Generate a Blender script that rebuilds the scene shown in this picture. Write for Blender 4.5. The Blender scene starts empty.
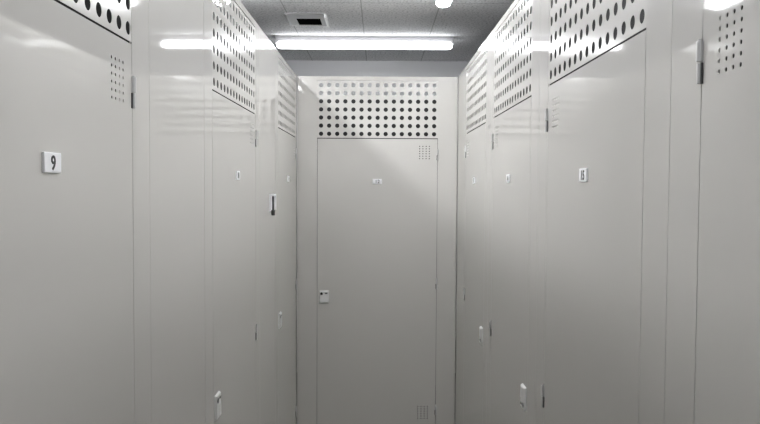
import bpy, bmesh, math
from mathutils import Matrix, Vector
C = bpy.context.scene
PI = math.pi

# ------------------------------------------------------------------ materials
def mat(name):
    m = bpy.data.materials.new(name); m.use_nodes = True
    nt = m.node_tree
    return m, nt, nt.nodes['Principled BSDF']

def paint(name, col, rough, coat=0.0, coat_rough=0.08, mottling=0.03, peel=0.0, metallic=0.0, spec=0.5):
    m, nt, b = mat(name)
    tc = nt.nodes.new('ShaderNodeTexCoord')
    n = nt.nodes.new('ShaderNodeTexNoise'); n.inputs['Scale'].default_value = 2.2; n.inputs['Detail'].default_value = 3
    nt.links.new(tc.outputs['Object'], n.inputs['Vector'])
    r = nt.nodes.new('ShaderNodeValToRGB')
    r.color_ramp.elements[0].color = (*[c*(1-mottling) for c in col], 1)
    r.color_ramp.elements[1].color = (*[min(1, c*(1+mottling)) for c in col], 1)
    nt.links.new(n.outputs['Fac'], r.inputs['Fac'])
    nt.links.new(r.outputs['Color'], b.inputs['Base Color'])
    b.inputs['Roughness'].default_value = rough
    b.inputs['Metallic'].default_value = metallic
    b.inputs['Specular IOR Level'].default_value = spec
    b.inputs['Coat Weight'].default_value = coat
    b.inputs['Coat Roughness'].default_value = coat_rough
    b.inputs['Coat IOR'].default_value = 1.6
    if peel:
        n2 = nt.nodes.new('ShaderNodeTexNoise'); n2.inputs['Scale'].default_value = 5; n2.inputs['Detail'].default_value = 1
        nt.links.new(tc.outputs['Object'], n2.inputs['Vector'])
        bp = nt.nodes.new('ShaderNodeBump'); bp.inputs['Strength'].default_value = peel; bp.inputs['Distance'].default_value = 0.004
        nt.links.new(n2.outputs['Fac'], bp.inputs['Height'])
        nt.links.new(bp.outputs['Normal'], b.inputs['Normal'])
        if coat: nt.links.new(bp.outputs['Normal'], b.inputs['Coat Normal'])
    return m

STEEL = paint('painted_steel', (0.530, 0.517, 0.492), 0.5, coat=1.0, coat_rough=0.045, mottling=0.015, spec=0.1)
PERF = paint('painted_perforated_steel', (0.530, 0.517, 0.492), 0.5, coat=0.9, coat_rough=0.16, mottling=0.015, spec=0.1)
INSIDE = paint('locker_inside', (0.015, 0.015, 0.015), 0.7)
CHROME = paint('hinge_steel', (0.62, 0.62, 0.62), 0.33, metallic=0.6)
DARKM = paint('dark_metal_and_gap_shade', (0.03, 0.03, 0.03), 0.45)
LOCKM = paint('lock_metal', (0.80, 0.80, 0.79), 0.32, metallic=0.35)
PLATE = paint('white_plastic', (0.88, 0.88, 0.90), 0.4)
INK = paint('black_ink', (0.012, 0.012, 0.014), 0.5)
LAMPBODY = paint('lamp_housing', (0.55, 0.55, 0.57), 0.4)
WALLM = paint('plaster', (0.86, 0.86, 0.87), 0.85, mottling=0.04)
FLOORM = paint('vinyl_floor', (0.34, 0.33, 0.30), 0.45, mottling=0.08)
VENTM = paint('vent_aluminium', (0.33, 0.33, 0.33), 0.5)
DUCT = paint('duct_shade', (0.008, 0.008, 0.008), 1.0, spec=0.0)
VENTLIP = paint('vent_white_lip', (0.85, 0.85, 0.85), 0.4)

def glow(name, col, s):
    m, nt, b = mat(name)
    b.inputs['Base Color'].default_value = (0.9, 0.9, 0.9, 1)
    b.inputs['Emission Color'].default_value = (*col, 1)
    b.inputs['Emission Strength'].default_value = s
    return m

def ceiling_material():
    m, nt, b = mat('rockwool_ceiling')
    L = nt.links
    tc = nt.nodes.new('ShaderNodeTexCoord')
    sx = nt.nodes.new('ShaderNodeSeparateXYZ'); L.new(tc.outputs['Object'], sx.inputs[0])
    def line(sock, off, pitch, half):
        a = nt.nodes.new('ShaderNodeMath'); a.operation = 'ADD'; a.inputs[1].default_value = off; L.new(sock, a.inputs[0])
        p = nt.nodes.new('ShaderNodeMath'); p.operation = 'PINGPONG'; p.inputs[1].default_value = pitch/2; L.new(a.outputs[0], p.inputs[0])
        c = nt.nodes.new('ShaderNodeMath'); c.operation = 'LESS_THAN'; c.inputs[1].default_value = half; L.new(p.outputs[0], c.inputs[0])
        return c.outputs[0]
    lx = line(sx.outputs['X'], 0.1075+4.55, 0.455, 0.003)
    ly = line(sx.outputs['Y'], -4.10+9.1, 0.91, 0.003)
    mx = nt.nodes.new('ShaderNodeMath'); mx.operation = 'MAXIMUM'; L.new(lx, mx.inputs[0]); L.new(ly, mx.inputs[1])
    n = nt.nodes.new('ShaderNodeTexNoise'); n.inputs['Scale'].default_value = 75; n.inputs['Detail'].default_value = 3
    L.new(tc.outputs['Object'], n.inputs['Vector'])
    r = nt.nodes.new('ShaderNodeValToRGB')
    r.color_ramp.elements[0].position = 0.34; r.color_ramp.elements[0].color = (0.60, 0.60, 0.61, 1)
    r.color_ramp.elements[1].position = 0.52; r.color_ramp.elements[1].color = (0.93, 0.93, 0.94, 1)
    L.new(n.outputs['Fac'], r.inputs['Fac'])
    mix = nt.nodes.new('ShaderNodeMix'); mix.data_type = 'RGBA'
    L.new(mx.outputs[0], mix.inputs[0]); L.new(r.outputs['Color'], mix.inputs[6]); mix.inputs[7].default_value = (0.52, 0.52, 0.52, 1)
    L.new(mix.outputs[2], b.inputs['Base Color'])
    b.inputs['Roughness'].default_value = 0.9
    bp = nt.nodes.new('ShaderNodeBump'); bp.inputs['Strength'].default_value = 0.35; bp.inputs['Distance'].default_value = 0.004
    L.new(n.outputs['Fac'], bp.inputs['Height']); L.new(bp.outputs['Normal'], b.inputs['Normal'])
    return m
CEIL = ceiling_material()

# ------------------------------------------------------------------ mesh helpers
def box(bm, x0, x1, y0, y1, z0, z1, mi=0):
    v = [bm.verts.new(p) for p in ((x0,y0,z0),(x1,y0,z0),(x1,y1,z0),(x0,y1,z0),(x0,y0,z1),(x1,y0,z1),(x1,y1,z1),(x0,y1,z1))]
    for f in ((0,3,2,1),(4,5,6,7),(0,1,5,4),(1,2,6,5),(2,3,7,6),(3,0,4,7)):
        bm.faces.new([v[i] for i in f]).material_index = mi

def bevbox(bm, x0, x1, y0, y1, z0, z1, r, mi=0, seg=2):
    t = bmesh.new(); box(t, x0, x1, y0, y1, z0, z1, mi)
    bmesh.ops.bevel(t, geom=t.edges[:], offset=r, segments=seg, profile=0.5, affect='EDGES')
    merge(bm, t, mi)

def merge(bm, t, mi=None):
    me = bpy.data.meshes.new('tmp'); t.to_mesh(me); t.free()
    n = len(bm.faces); bm.from_mesh(me); bpy.data.meshes.remove(me)
    if mi is not None:
        bm.faces.ensure_lookup_table()
        for f in bm.faces[n:]: f.material_index = mi

def cyl(bm, c, r, h, axis='Z', mi=0, n=20, bev=0.0):
    t = bmesh.new()
    bmesh.ops.create_cone(t, cap_ends=True, segments=n, radius1=r, radius2=r, depth=h)
    if bev:
        es = [e for e in t.edges if len(e.link_faces) == 2 and any(len(f.verts) > 4 for f in e.link_faces)]
        bmesh.ops.bevel(t, geom=es, offset=bev, segments=2, profile=0.5, affect='EDGES')
    R = {'Z': Matrix.Identity(4), 'X': Matrix.Rotation(PI/2, 4, 'Y'), 'Y': Matrix.Rotation(PI/2, 4, 'X')}[axis]
    bmesh.ops.transform(t, matrix=Matrix.Translation(c) @ R, verts=t.verts[:])
    merge(bm, t, mi)

def prism(bm, prof, y0, y1, mi=0):            # prof in (x, z), extruded along y
    a = [bm.verts.new((x, y0, z)) for x, z in prof]; b = [bm.verts.new((x, y1, z)) for x, z in prof]
    n = len(prof)
    for i in range(n):
        j = (i+1) % n
        bm.faces.new((a[i], a[j], b[j], b[i])).material_index = mi
    bm.faces.new(a[::-1]).material_index = mi; bm.faces.new(b).material_index = mi

def sheet(bm, x0, x1, z0, z1, y, t, regions, seg=16):
    """sheet metal in the xz plane, front at y, back at y+t; regions = (cx0, cz0, nx, nz, px, pz, r) grids of round holes"""
    def quad(a, b, c, d, flip):
        vs = [bm.verts.new(p) for p in ((a, flip, c), (b, flip, c), (b, flip, d), (a, flip, d))]
        bm.faces.new(vs if flip == y else vs[::-1])
    zs = sorted(regions, key=lambda g: g[1])
    spans = []
    zc = z0
    for (cx, cz, nx, nz, px, pz, r) in zs:
        gx0, gx1 = cx-px/2, cx+px*(nx-0.5); gz0, gz1 = cz-pz/2, cz+pz*(nz-0.5)
        spans += [(x0, x1, zc, gz0), (x0, gx0, gz0, gz1), (gx1, x1, gz0, gz1)]
        zc = gz1
        for i in range(nx):
            for k in range(nz):
                hx, hz = cx+i*px, cz+k*pz
                for yy in (y, y+t):
                    sq, ci = [], []
                    for s in range(seg):
                        a = 2*PI*s/seg + PI/4
                        ca, sa = math.cos(a), math.sin(a)
                        m = max(abs(ca), abs(sa))
                        sq.append(bm.verts.new((hx+ca/m*px/2, yy, hz+sa/m*pz/2)))
                        ci.append(bm.verts.new((hx+ca*r, yy, hz+sa*r)))
                    for s in range(seg):
                        q = (s+1) % seg
                        f = [sq[s], sq[q], ci[q], ci[s]]
                        bm.faces.new(f if yy != y else f[::-1])
                    if yy == y: front = ci
                    else:
                        for s in range(seg):
                            q = (s+1) % seg
                            bm.faces.new((front[s], front[q], ci[q], ci[s]))
    spans.append((x0, x1, zc, z1))
    for a, b, c, d in spans:
        if b-a > 1e-6 and d-c > 1e-6:
            quad(a, b, c, d, y); quad(a, b, c, d, y+t)
    for (a, b, c, d) in ((x0,x0,z0,z1),(x1,x1,z0,z1)):
        bm.faces.new([bm.verts.new(p) for p in ((a,y,c),(a,y,d),(a,y+t,d),(a,y+t,c))])
    for c in (z0, z1):
        bm.faces.new([bm.verts.new(p) for p in ((x0,y,c),(x1,y,c),(x1,y+t,c),(x0,y+t,c))])

def obj(name, bm, mats, parent=None, recalc=True):
    if recalc: bmesh.ops.recalc_face_normals(bm, faces=bm.faces[:])
    me = bpy.data.meshes.new(name); bm.to_mesh(me); bm.free()
    for m in (mats if isinstance(mats, (list, tuple)) else [mats]): me.materials.append(m)
    o = bpy.data.objects.new(name, me); C.collection.objects.link(o)
    if parent: o.parent = parent
    return o

def thing(name, label, cat, loc, rz=0, group=None):
    o = bpy.data.objects.new(name, None); C.collection.objects.link(o)
    o.location = loc; o.rotation_euler = (0, 0, rz)
    o['label'] = label; o['category'] = cat
    if group: o['group'] = group
    return o

def struct(name, bm, m):
    o = obj(name, bm, m); o['kind'] = 'structure'; return o

def text_bm(bm, s, cx, y, cz, h, mi):
    cu = bpy.data.curves.new('digits', 'FONT'); cu.body = s; cu.size = h/0.70
    cu.align_x = 'CENTER'; cu.extrude = 0.0004; cu.resolution_u = 4; cu.offset = 0.0006
    to = bpy.data.objects.new('digits', cu); C.collection.objects.link(to)
    bpy.context.view_layer.update()
    me = to.to_mesh().copy()
    t = bmesh.new(); t.from_mesh(me)
    bmesh.ops.transform(t, matrix=Matrix.Translation((cx, y, cz-h/2)) @ Matrix.Rotation(PI/2, 4, 'X'), verts=t.verts[:])
    merge(bm, t, mi)
    bpy.data.objects.remove(to); bpy.data.curves.remove(cu); bpy.data.meshes.remove(me)

# ------------------------------------------------------------------ dimensions (metres; camera stands at x = y = 0, eye 1.6)
XL, XR, YE = -0.509, 0.486, 4.41
ZTOP = 2.268
DOOR0, DOOR1 = 0.09, 1.8855
PAN0, PAN1 = 1.8915, 2.241
CEILZ = 2.64
DEPTH = 1.0
G = 0.0022

def lock_bm(flip):
    bm = bmesh.new()
    # body with a sloping top and bottom lip, keyhole barrel and a recessed pull
    w, h, p = 0.060, 0.080, 0.008
    t = bmesh.new()
    f = [(-w/2, 0, -h/2), (w/2, 0, -h/2), (w/2, 0, h/2), (-w/2, 0, h/2)]
    i = 0.004
    g = [(-w/2+i, -p, -h/2+i), (w/2-i, -p, -h/2+i), (w/2-i, -p, h/2-i), (-w/2+i, -p, h/2-i)]
    va = [t.verts.new(q) for q in f]; vb = [t.verts.new(q) for q in g]
    t.faces.new(va); t.faces.new(vb[::-1])
    for a in range(4):
        b = (a+1) % 4
        t.faces.new((va[a], va[b], vb[b], vb[a]))
    bmesh.ops.bevel(t, geom=t.edges[:], offset=0.0012, segments=2, profile=0.5, affect='EDGES')
    merge(bm, t, 0)
    cyl(bm, (-0.017, -p-0.0002, 0.021), 0.0085, 0.001, 'Y', 1, 20)
    box(bm, 0.004, 0.020, -p-0.0012, -p, 0.020, 0.027, 2)
    bevbox(bm, -0.006, 0.023, -p-0.0015, -p+0.001, -0.034, 0.006, 0.0007, 0)
    if flip: bmesh.ops.transform(bm, matrix=Matrix.Rotation(PI, 4, 'Y'), verts=bm.verts[:])
    return bm

def hinge_bm(side):
    bm = bmesh.new()                          # side = +1 when the door lies to the left of the knuckle
    cyl(bm, (0, -0.0035, 0.0165), 0.0050, 0.031, 'Z', 0, 18, 0.0008)
    cyl(bm, (side*0.0012, -0.0030, -0.0165), 0.0036, 0.031, 'Z', 0, 18, 0.0008)
    cyl(bm, (0, -0.0035, 0.0335), 0.003, 0.003, 'Z', 0, 14)
    box(bm, -0.005, 0.005, -0.0015, 0.004, 0.001, 0.032, 0)
    box(bm, min(-side*0.0065, 0), max(-side*0.0065, 0), -0.0022, 0.004, -0.032, -0.001, 1)  # dark strip painted in for the shaded gap beside the lower knuckle
    return bm

LOCKERS = 'steel storage lockers lining the corridor'
cache = {}
def shared(key, name, build, mats, parent, loc):
    if key in cache:
        o = bpy.data.objects.new(name, cache[key]); C.collection.objects.link(o); o.parent = parent
    else:
        o = obj(name, build(), mats, parent); cache[key] = o.data
    o.location = loc
    return o

def locker(label, loc, rz, sl, dw, sr, hinge, number, flip=False):
    """local frame: x along the front (left to right seen from the corridor), front at y = 0 facing -y"""
    W = sl+dw+sr; a, b = sl, sl+dw
    root = thing('storage_locker', label, 'locker', loc, rz, LOCKERS)
    # frame: stiles, header, rail behind the door gap, plinth
    bm = bmesh.new()
    e = 0.0008
    box(bm, e, a, 0, 0.005, 0, ZTOP); box(bm, b, W-e, 0, 0.005, 0, ZTOP)
    box(bm, a, b, 0, 0.005, PAN1+0.0025, ZTOP); box(bm, a, b, 0.004, 0.03, 0, DOOR0-0.004)
    for x0, x1 in ((a, a+0.014), (b-0.014, b)): box(bm, x0, x1, 0.024, 0.029, DOOR0, DOOR1-0.03)
    obj('frame', bm, STEEL, root)
    # sheet sides and back, open at the top
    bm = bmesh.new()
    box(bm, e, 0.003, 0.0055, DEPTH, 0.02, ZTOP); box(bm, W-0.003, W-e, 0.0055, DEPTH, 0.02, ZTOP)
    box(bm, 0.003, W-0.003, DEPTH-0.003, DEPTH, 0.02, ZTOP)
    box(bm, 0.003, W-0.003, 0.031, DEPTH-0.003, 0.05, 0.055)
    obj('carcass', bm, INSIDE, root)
    # perforated panel
    bm = bmesh.new()
    mid = (a+b)/2
    sheet(bm, a+0.0025, b-0.0025, PAN0, PAN1, 0.0008, 0.0008, [(mid-0.35, 1.9155, 15, 7, 0.05, 0.05, 0.0134)], 24)
    obj('perforated_panel', bm, PERF, root)
    # door
    bm = bmesh.new()
    d0, d1 = a+G, b-G
    vx = (b-0.052-0.06) if hinge == 'R' else (a+0.056)
    regs = [(vx, 0.135, 4, 6, 0.02, 0.0152, 0.0034), (vx, 1.7645, 4, 6, 0.02, 0.0152, 0.0034)]
    sheet(bm, d0, d1, DOOR0, DOOR1, 0, 0.0012, regs, 16)
    box(bm, d0, d0+0.0015, 0.0015, 0.022, DOOR0, DOOR1); box(bm, d1-0.0015, d1, 0.0015, 0.022, DOOR0, DOOR1)
    box(bm, d0, d1, 0.0015, 0.022, DOOR1-0.0015, DOOR1); box(bm, d0, d1, 0.0015, 0.022, DOOR0, DOOR0+0.0015)
    door = obj('door', bm, STEEL, root)
    hx = b if hinge == 'R' else a
    for hz in (1.787, 0.985, 0.19):
        shared('hinge'+hinge, 'hinge', lambda: hinge_bm(1 if hinge == 'R' else -1), [CHROME, DARKM], door, (hx, 0, hz))
    lx = (a+0.046) if hinge == 'R' else (b-0.046)
    shared('lock%d' % flip, 'lock', lambda: lock_bm(flip), [LOCKM, INK, DARKM], door, (lx, 0, 0.900))
    # number plate
    bm = bmesh.new()
    bevbox(bm, -0.0285, 0.0285, -0.0045, 0, -0.0158, 0.0158, 0.0012, 0)
    text_bm(bm, number, 0, -0.0048, 0, 0.022, 1)
    pl = obj('number_plate', bm, [PLATE, INK], door); pl.location = (mid, 0, 1.632 if rz > 0 else 1.626 if rz < 0 else 1.622)
    pl['label'] = 'white plate with black digits'
    return root

L, R_ = PI/2, -PI/2
# left row: local x = world y
locker('grey steel storage locker numbered 9, nearest on the left', (XL, 0.634, 0), L, 0.10, 0.738, 0.108, 'R', '9')
locker('grey steel storage locker second on the left side, between the two plain filler panels', (XL, 2.075, 0), L, 0.10, 0.760, 0.10, 'R', '10')
locker('grey steel storage locker farthest on the left, past the small white holder', (XL, 3.50, 0), L, 0.10, 0.765, 0.045, 'R', '11')
# end of the corridor
locker('grey steel storage locker facing the camera at the corridor end, plate 12 on its door', (XL+0.002, YE+0.001, 0), 0, 0.124, 0.747, 0.120, 'R', '12')
# right row: local x = -world y, so place at the far corner
locker('grey steel storage locker farthest on the right with a wide corner stile', (XR, 4.41, 0), R_, 0.427, 0.733, 0.110, 'L', '13', True)
locker('grey steel storage locker second from the end on the right side', (XR, 3.14, 0), R_, 0.105, 0.755, 0.115, 'L', '14', True)
locker('grey steel storage locker third from the end on the right side', (XR, 2.165, 0), R_, 0.110, 0.75, 0.115, 'L', '15', True)
locker('grey steel storage locker at the right edge, nearest the camera, only its hinged side showing', (XR, 1.19, 0), R_, 0.112, 0.75, 0.11, 'L', '16', True)

# blank panels between lockers on the left
def filler(label, y0, y1):
    bm = bmesh.new(); bevbox(bm, XL-0.03, XL, y0+0.001, y1-0.001, 0, ZTOP, 0.0006, 0, 1)
    o = obj('blank_panel', bm, STEEL); o['label'] = label; o['category'] = 'panel'; o['group'] = 'blank panels between the left lockers'
filler('plain grey steel filler panel just beyond the locker numbered 9', 1.58, 2.075)
filler('plain grey steel filler panel carrying the small white holder on the left', 3.035, 3.50)

# small white holder on the second filler panel
h = thing('wall_holder', 'small white holder with dark handle hanging on the left filler panel', 'holder', (XL, 3.33, 1.52), L)
bm = bmesh.new()
bevbox(bm, -0.030, 0.030, -0.004, 0, -0.045, 0.035, 0.001)
bevbox(bm, -0.030, -0.026, -0.010, -0.004, -0.040, 0.030, 0.001)
bevbox(bm, 0.022, 0.030, -0.024, -0.004, -0.040, 0.035, 0.001)
bevbox(bm, -0.030, 0.030, -0.024, -0.004, 0.027, 0.035, 0.001)
obj('bracket', bm, PLATE, h)
bm = bmesh.new()
cyl(bm, (-0.014, -0.016, -0.012), 0.005, 0.075, 'Z', 0, 14, 0.001)
cyl(bm, (-0.014, -0.016, -0.052), 0.009, 0.026, 'Z', 0, 16, 0.003)
obj('handle', bm, DARKM, h)

# ------------------------------------------------------------------ room
RX0, RX1, RY0, RY1 = -2.3, 2.3, -2.6, 6.0
def slab(name, a, m):
    bm = bmesh.new(); box(bm, *a); return struct(name, bm, m)
slab('floor', (RX0, RX1, RY0, RY1, -0.1, 0), FLOORM)
slab('ceiling', (RX0, RX1, RY0, RY1, CEILZ, CEILZ+0.1), CEIL)
slab('wall_left', (RX0-0.1, RX0, RY0, RY1, 0, CEILZ), WALLM)
slab('wall_right', (RX1, RX1+0.1, RY0, RY1, 0, CEILZ), WALLM)
slab('wall_far', (RX0-0.1, RX1+0.1, RY1, RY1+0.1, 0, CEILZ), WALLM)
slab('wall_behind', (RX0-0.1, RX1+0.1, RY0-0.1, RY0, 0, CEILZ), WALLM)

# ------------------------------------------------------------------ fluorescent ceiling lights
def lamp(label, cx, cy, rz, strength, length=1.25):
    t = thing('fluorescent_light', label, 'ceiling light', (cx, cy, CEILZ), rz, 'fluorescent ceiling lights')
    l = length/2
    bm = bmesh.new()
    prism(bm, [(-0.052, 0), (-0.052, -0.012), (-0.034, -0.036), (0.034, -0.036), (0.052, -0.012), (0.052, 0)], -l, l)
    obj('housing', bm, LAMPBODY, t)
    bm = bmesh.new()
    n, q = 12, 3                                   # rounded diffuser, domed at both ends
    rings = [(-l+0.004+0.030*(1-math.cos(PI/2*i/q)), math.sin(PI/2*i/q)) for i in range(1, q+1)]
    rings = rings + [(-y, r) for y, r in rings[::-1]]
    vr = [[bm.verts.new((0.040*r*math.cos(2*PI*k/n), y, -0.059+0.0235*r*math.sin(2*PI*k/n))) for k in range(n)] for y, r in rings]
    for p, o_ in zip(vr, vr[1:]):
        for k in range(n): bm.faces.new((p[k], p[(k+1) % n], o_[(k+1) % n], o_[k]))
    bm.faces.new(vr[0]); bm.faces.new(vr[-1])
    obj('tube', bm, glow('fluorescent_tube', (0.97, 0.985, 1.0), strength), t)
    for s in (-1, 1):
        bm = bmesh.new(); bevbox(bm, -0.030, 0.030, min(s*(l+0.004), s*(l-0.02)), max(s*(l+0.004), s*(l-0.02)), -0.046, -0.0365, 0.003)
        obj('end_cap', bm, LAMPBODY, t)
LAMPS = [
    ('lit white fluorescent batten running across the ceiling beyond the end locker', -0.106, 5.05, PI/2, 12.0),
    ('lit fluorescent lamp cut off by the top of the picture, over the corridor', 0.342, 3.275, 0, 45.0),
    ('lit fluorescent lamp over the corridor above the camera', 0.342, 1.2, 0, 9.0),
    ('lit fluorescent lamp over the corridor just behind the camera', 0.342, -0.2, 0, 6.0),
    ('lit fluorescent lamp over the open floor at the rear of the room', 0.342, -1.7, 0, 20.0),
    ('lit fluorescent lamp over the far left lockers, hidden behind their tops', -0.845, 3.275, 0, 66.0),
    ('lit fluorescent lamp over the second left locker, hidden behind its top', -0.845, 1.9, 0, 42.0),
    ('lit fluorescent lamp over the locker numbered 9, hidden behind its top', -0.845, 0.5, 0, 4.0),
    ('lit fluorescent lamp at the rear left of the room behind the camera', -0.845, -1.0, 0, 10.0),
    ('lit fluorescent lamp over the second and third right lockers, hidden behind their tops', 0.80, 1.9, 0, 38.0),
    ('lit fluorescent lamp over the nearest right locker, hidden behind its top', 0.80, 0.5, 0, 11.0),
]
for args in LAMPS: lamp(*args)

# ------------------------------------------------------------------ ceiling vent
v = thing('ceiling_vent', 'small rectangular white ceiling vent with dark opening beside the fluorescent batten', 'vent', (-0.452, 4.51, CEILZ))
bm = bmesh.new()
x0, x1, y0, y1, zt = -0.128, 0.125, -0.165, 0.17, -0.004
box(bm, x0, x1, y0, -0.03, zt, 0); box(bm, x0, x1, 0.15, y1, zt, 0)
box(bm, x0, -0.07, -0.03, 0.15, zt, 0); box(bm, 0.08, x1, -0.03, 0.15, zt, 0)
obj('vent_frame', bm, VENTM, v)
bm = bmesh.new(); box(bm, 0.113, x1, y0+0.02, y1-0.02, zt-0.018, zt)
obj('lip', bm, VENTLIP, v)
bm = bmesh.new(); box(bm, -0.075, 0.085, -0.03, 0.15, -0.002, -0.0005)  # flat black sheet standing in for the shade inside the duct
obj('opening', bm, DUCT, v)

# ------------------------------------------------------------------ world, camera, view
w = bpy.data.worlds.new('World'); C.world = w; w.use_nodes = True
w.node_tree.nodes['Background'].inputs['Color'].default_value = (0.6, 0.62, 0.65, 1)
w.node_tree.nodes['Background'].inputs['Strength'].default_value = 0.02

cam = bpy.data.cameras.new('camera'); co = bpy.data.objects.new('camera', cam); C.collection.objects.link(co)
FPX = 710
cam.sensor_width = 36; cam.lens = 36*FPX/760; cam.clip_start = 0.01
pitch = math.atan(27/FPX); yaw = math.atan(-1.3/FPX); roll = math.radians(0.30)
fwd = Vector((math.sin(-yaw)*math.cos(pitch), math.cos(yaw)*math.cos(pitch), -math.sin(pitch)))
q = fwd.to_track_quat('-Z', 'Y')
co.location = (0, 0, 1.6)
co.rotation_euler = (q.to_matrix() @ Matrix.Rotation(roll, 3, 'Z')).to_euler()
C.camera = co

vs = C.view_settings
vs.view_transform = 'Standard'; vs.look = 'None'; vs.gamma = 1; vs.use_curve_mapping = False
vs.exposure = 0.03
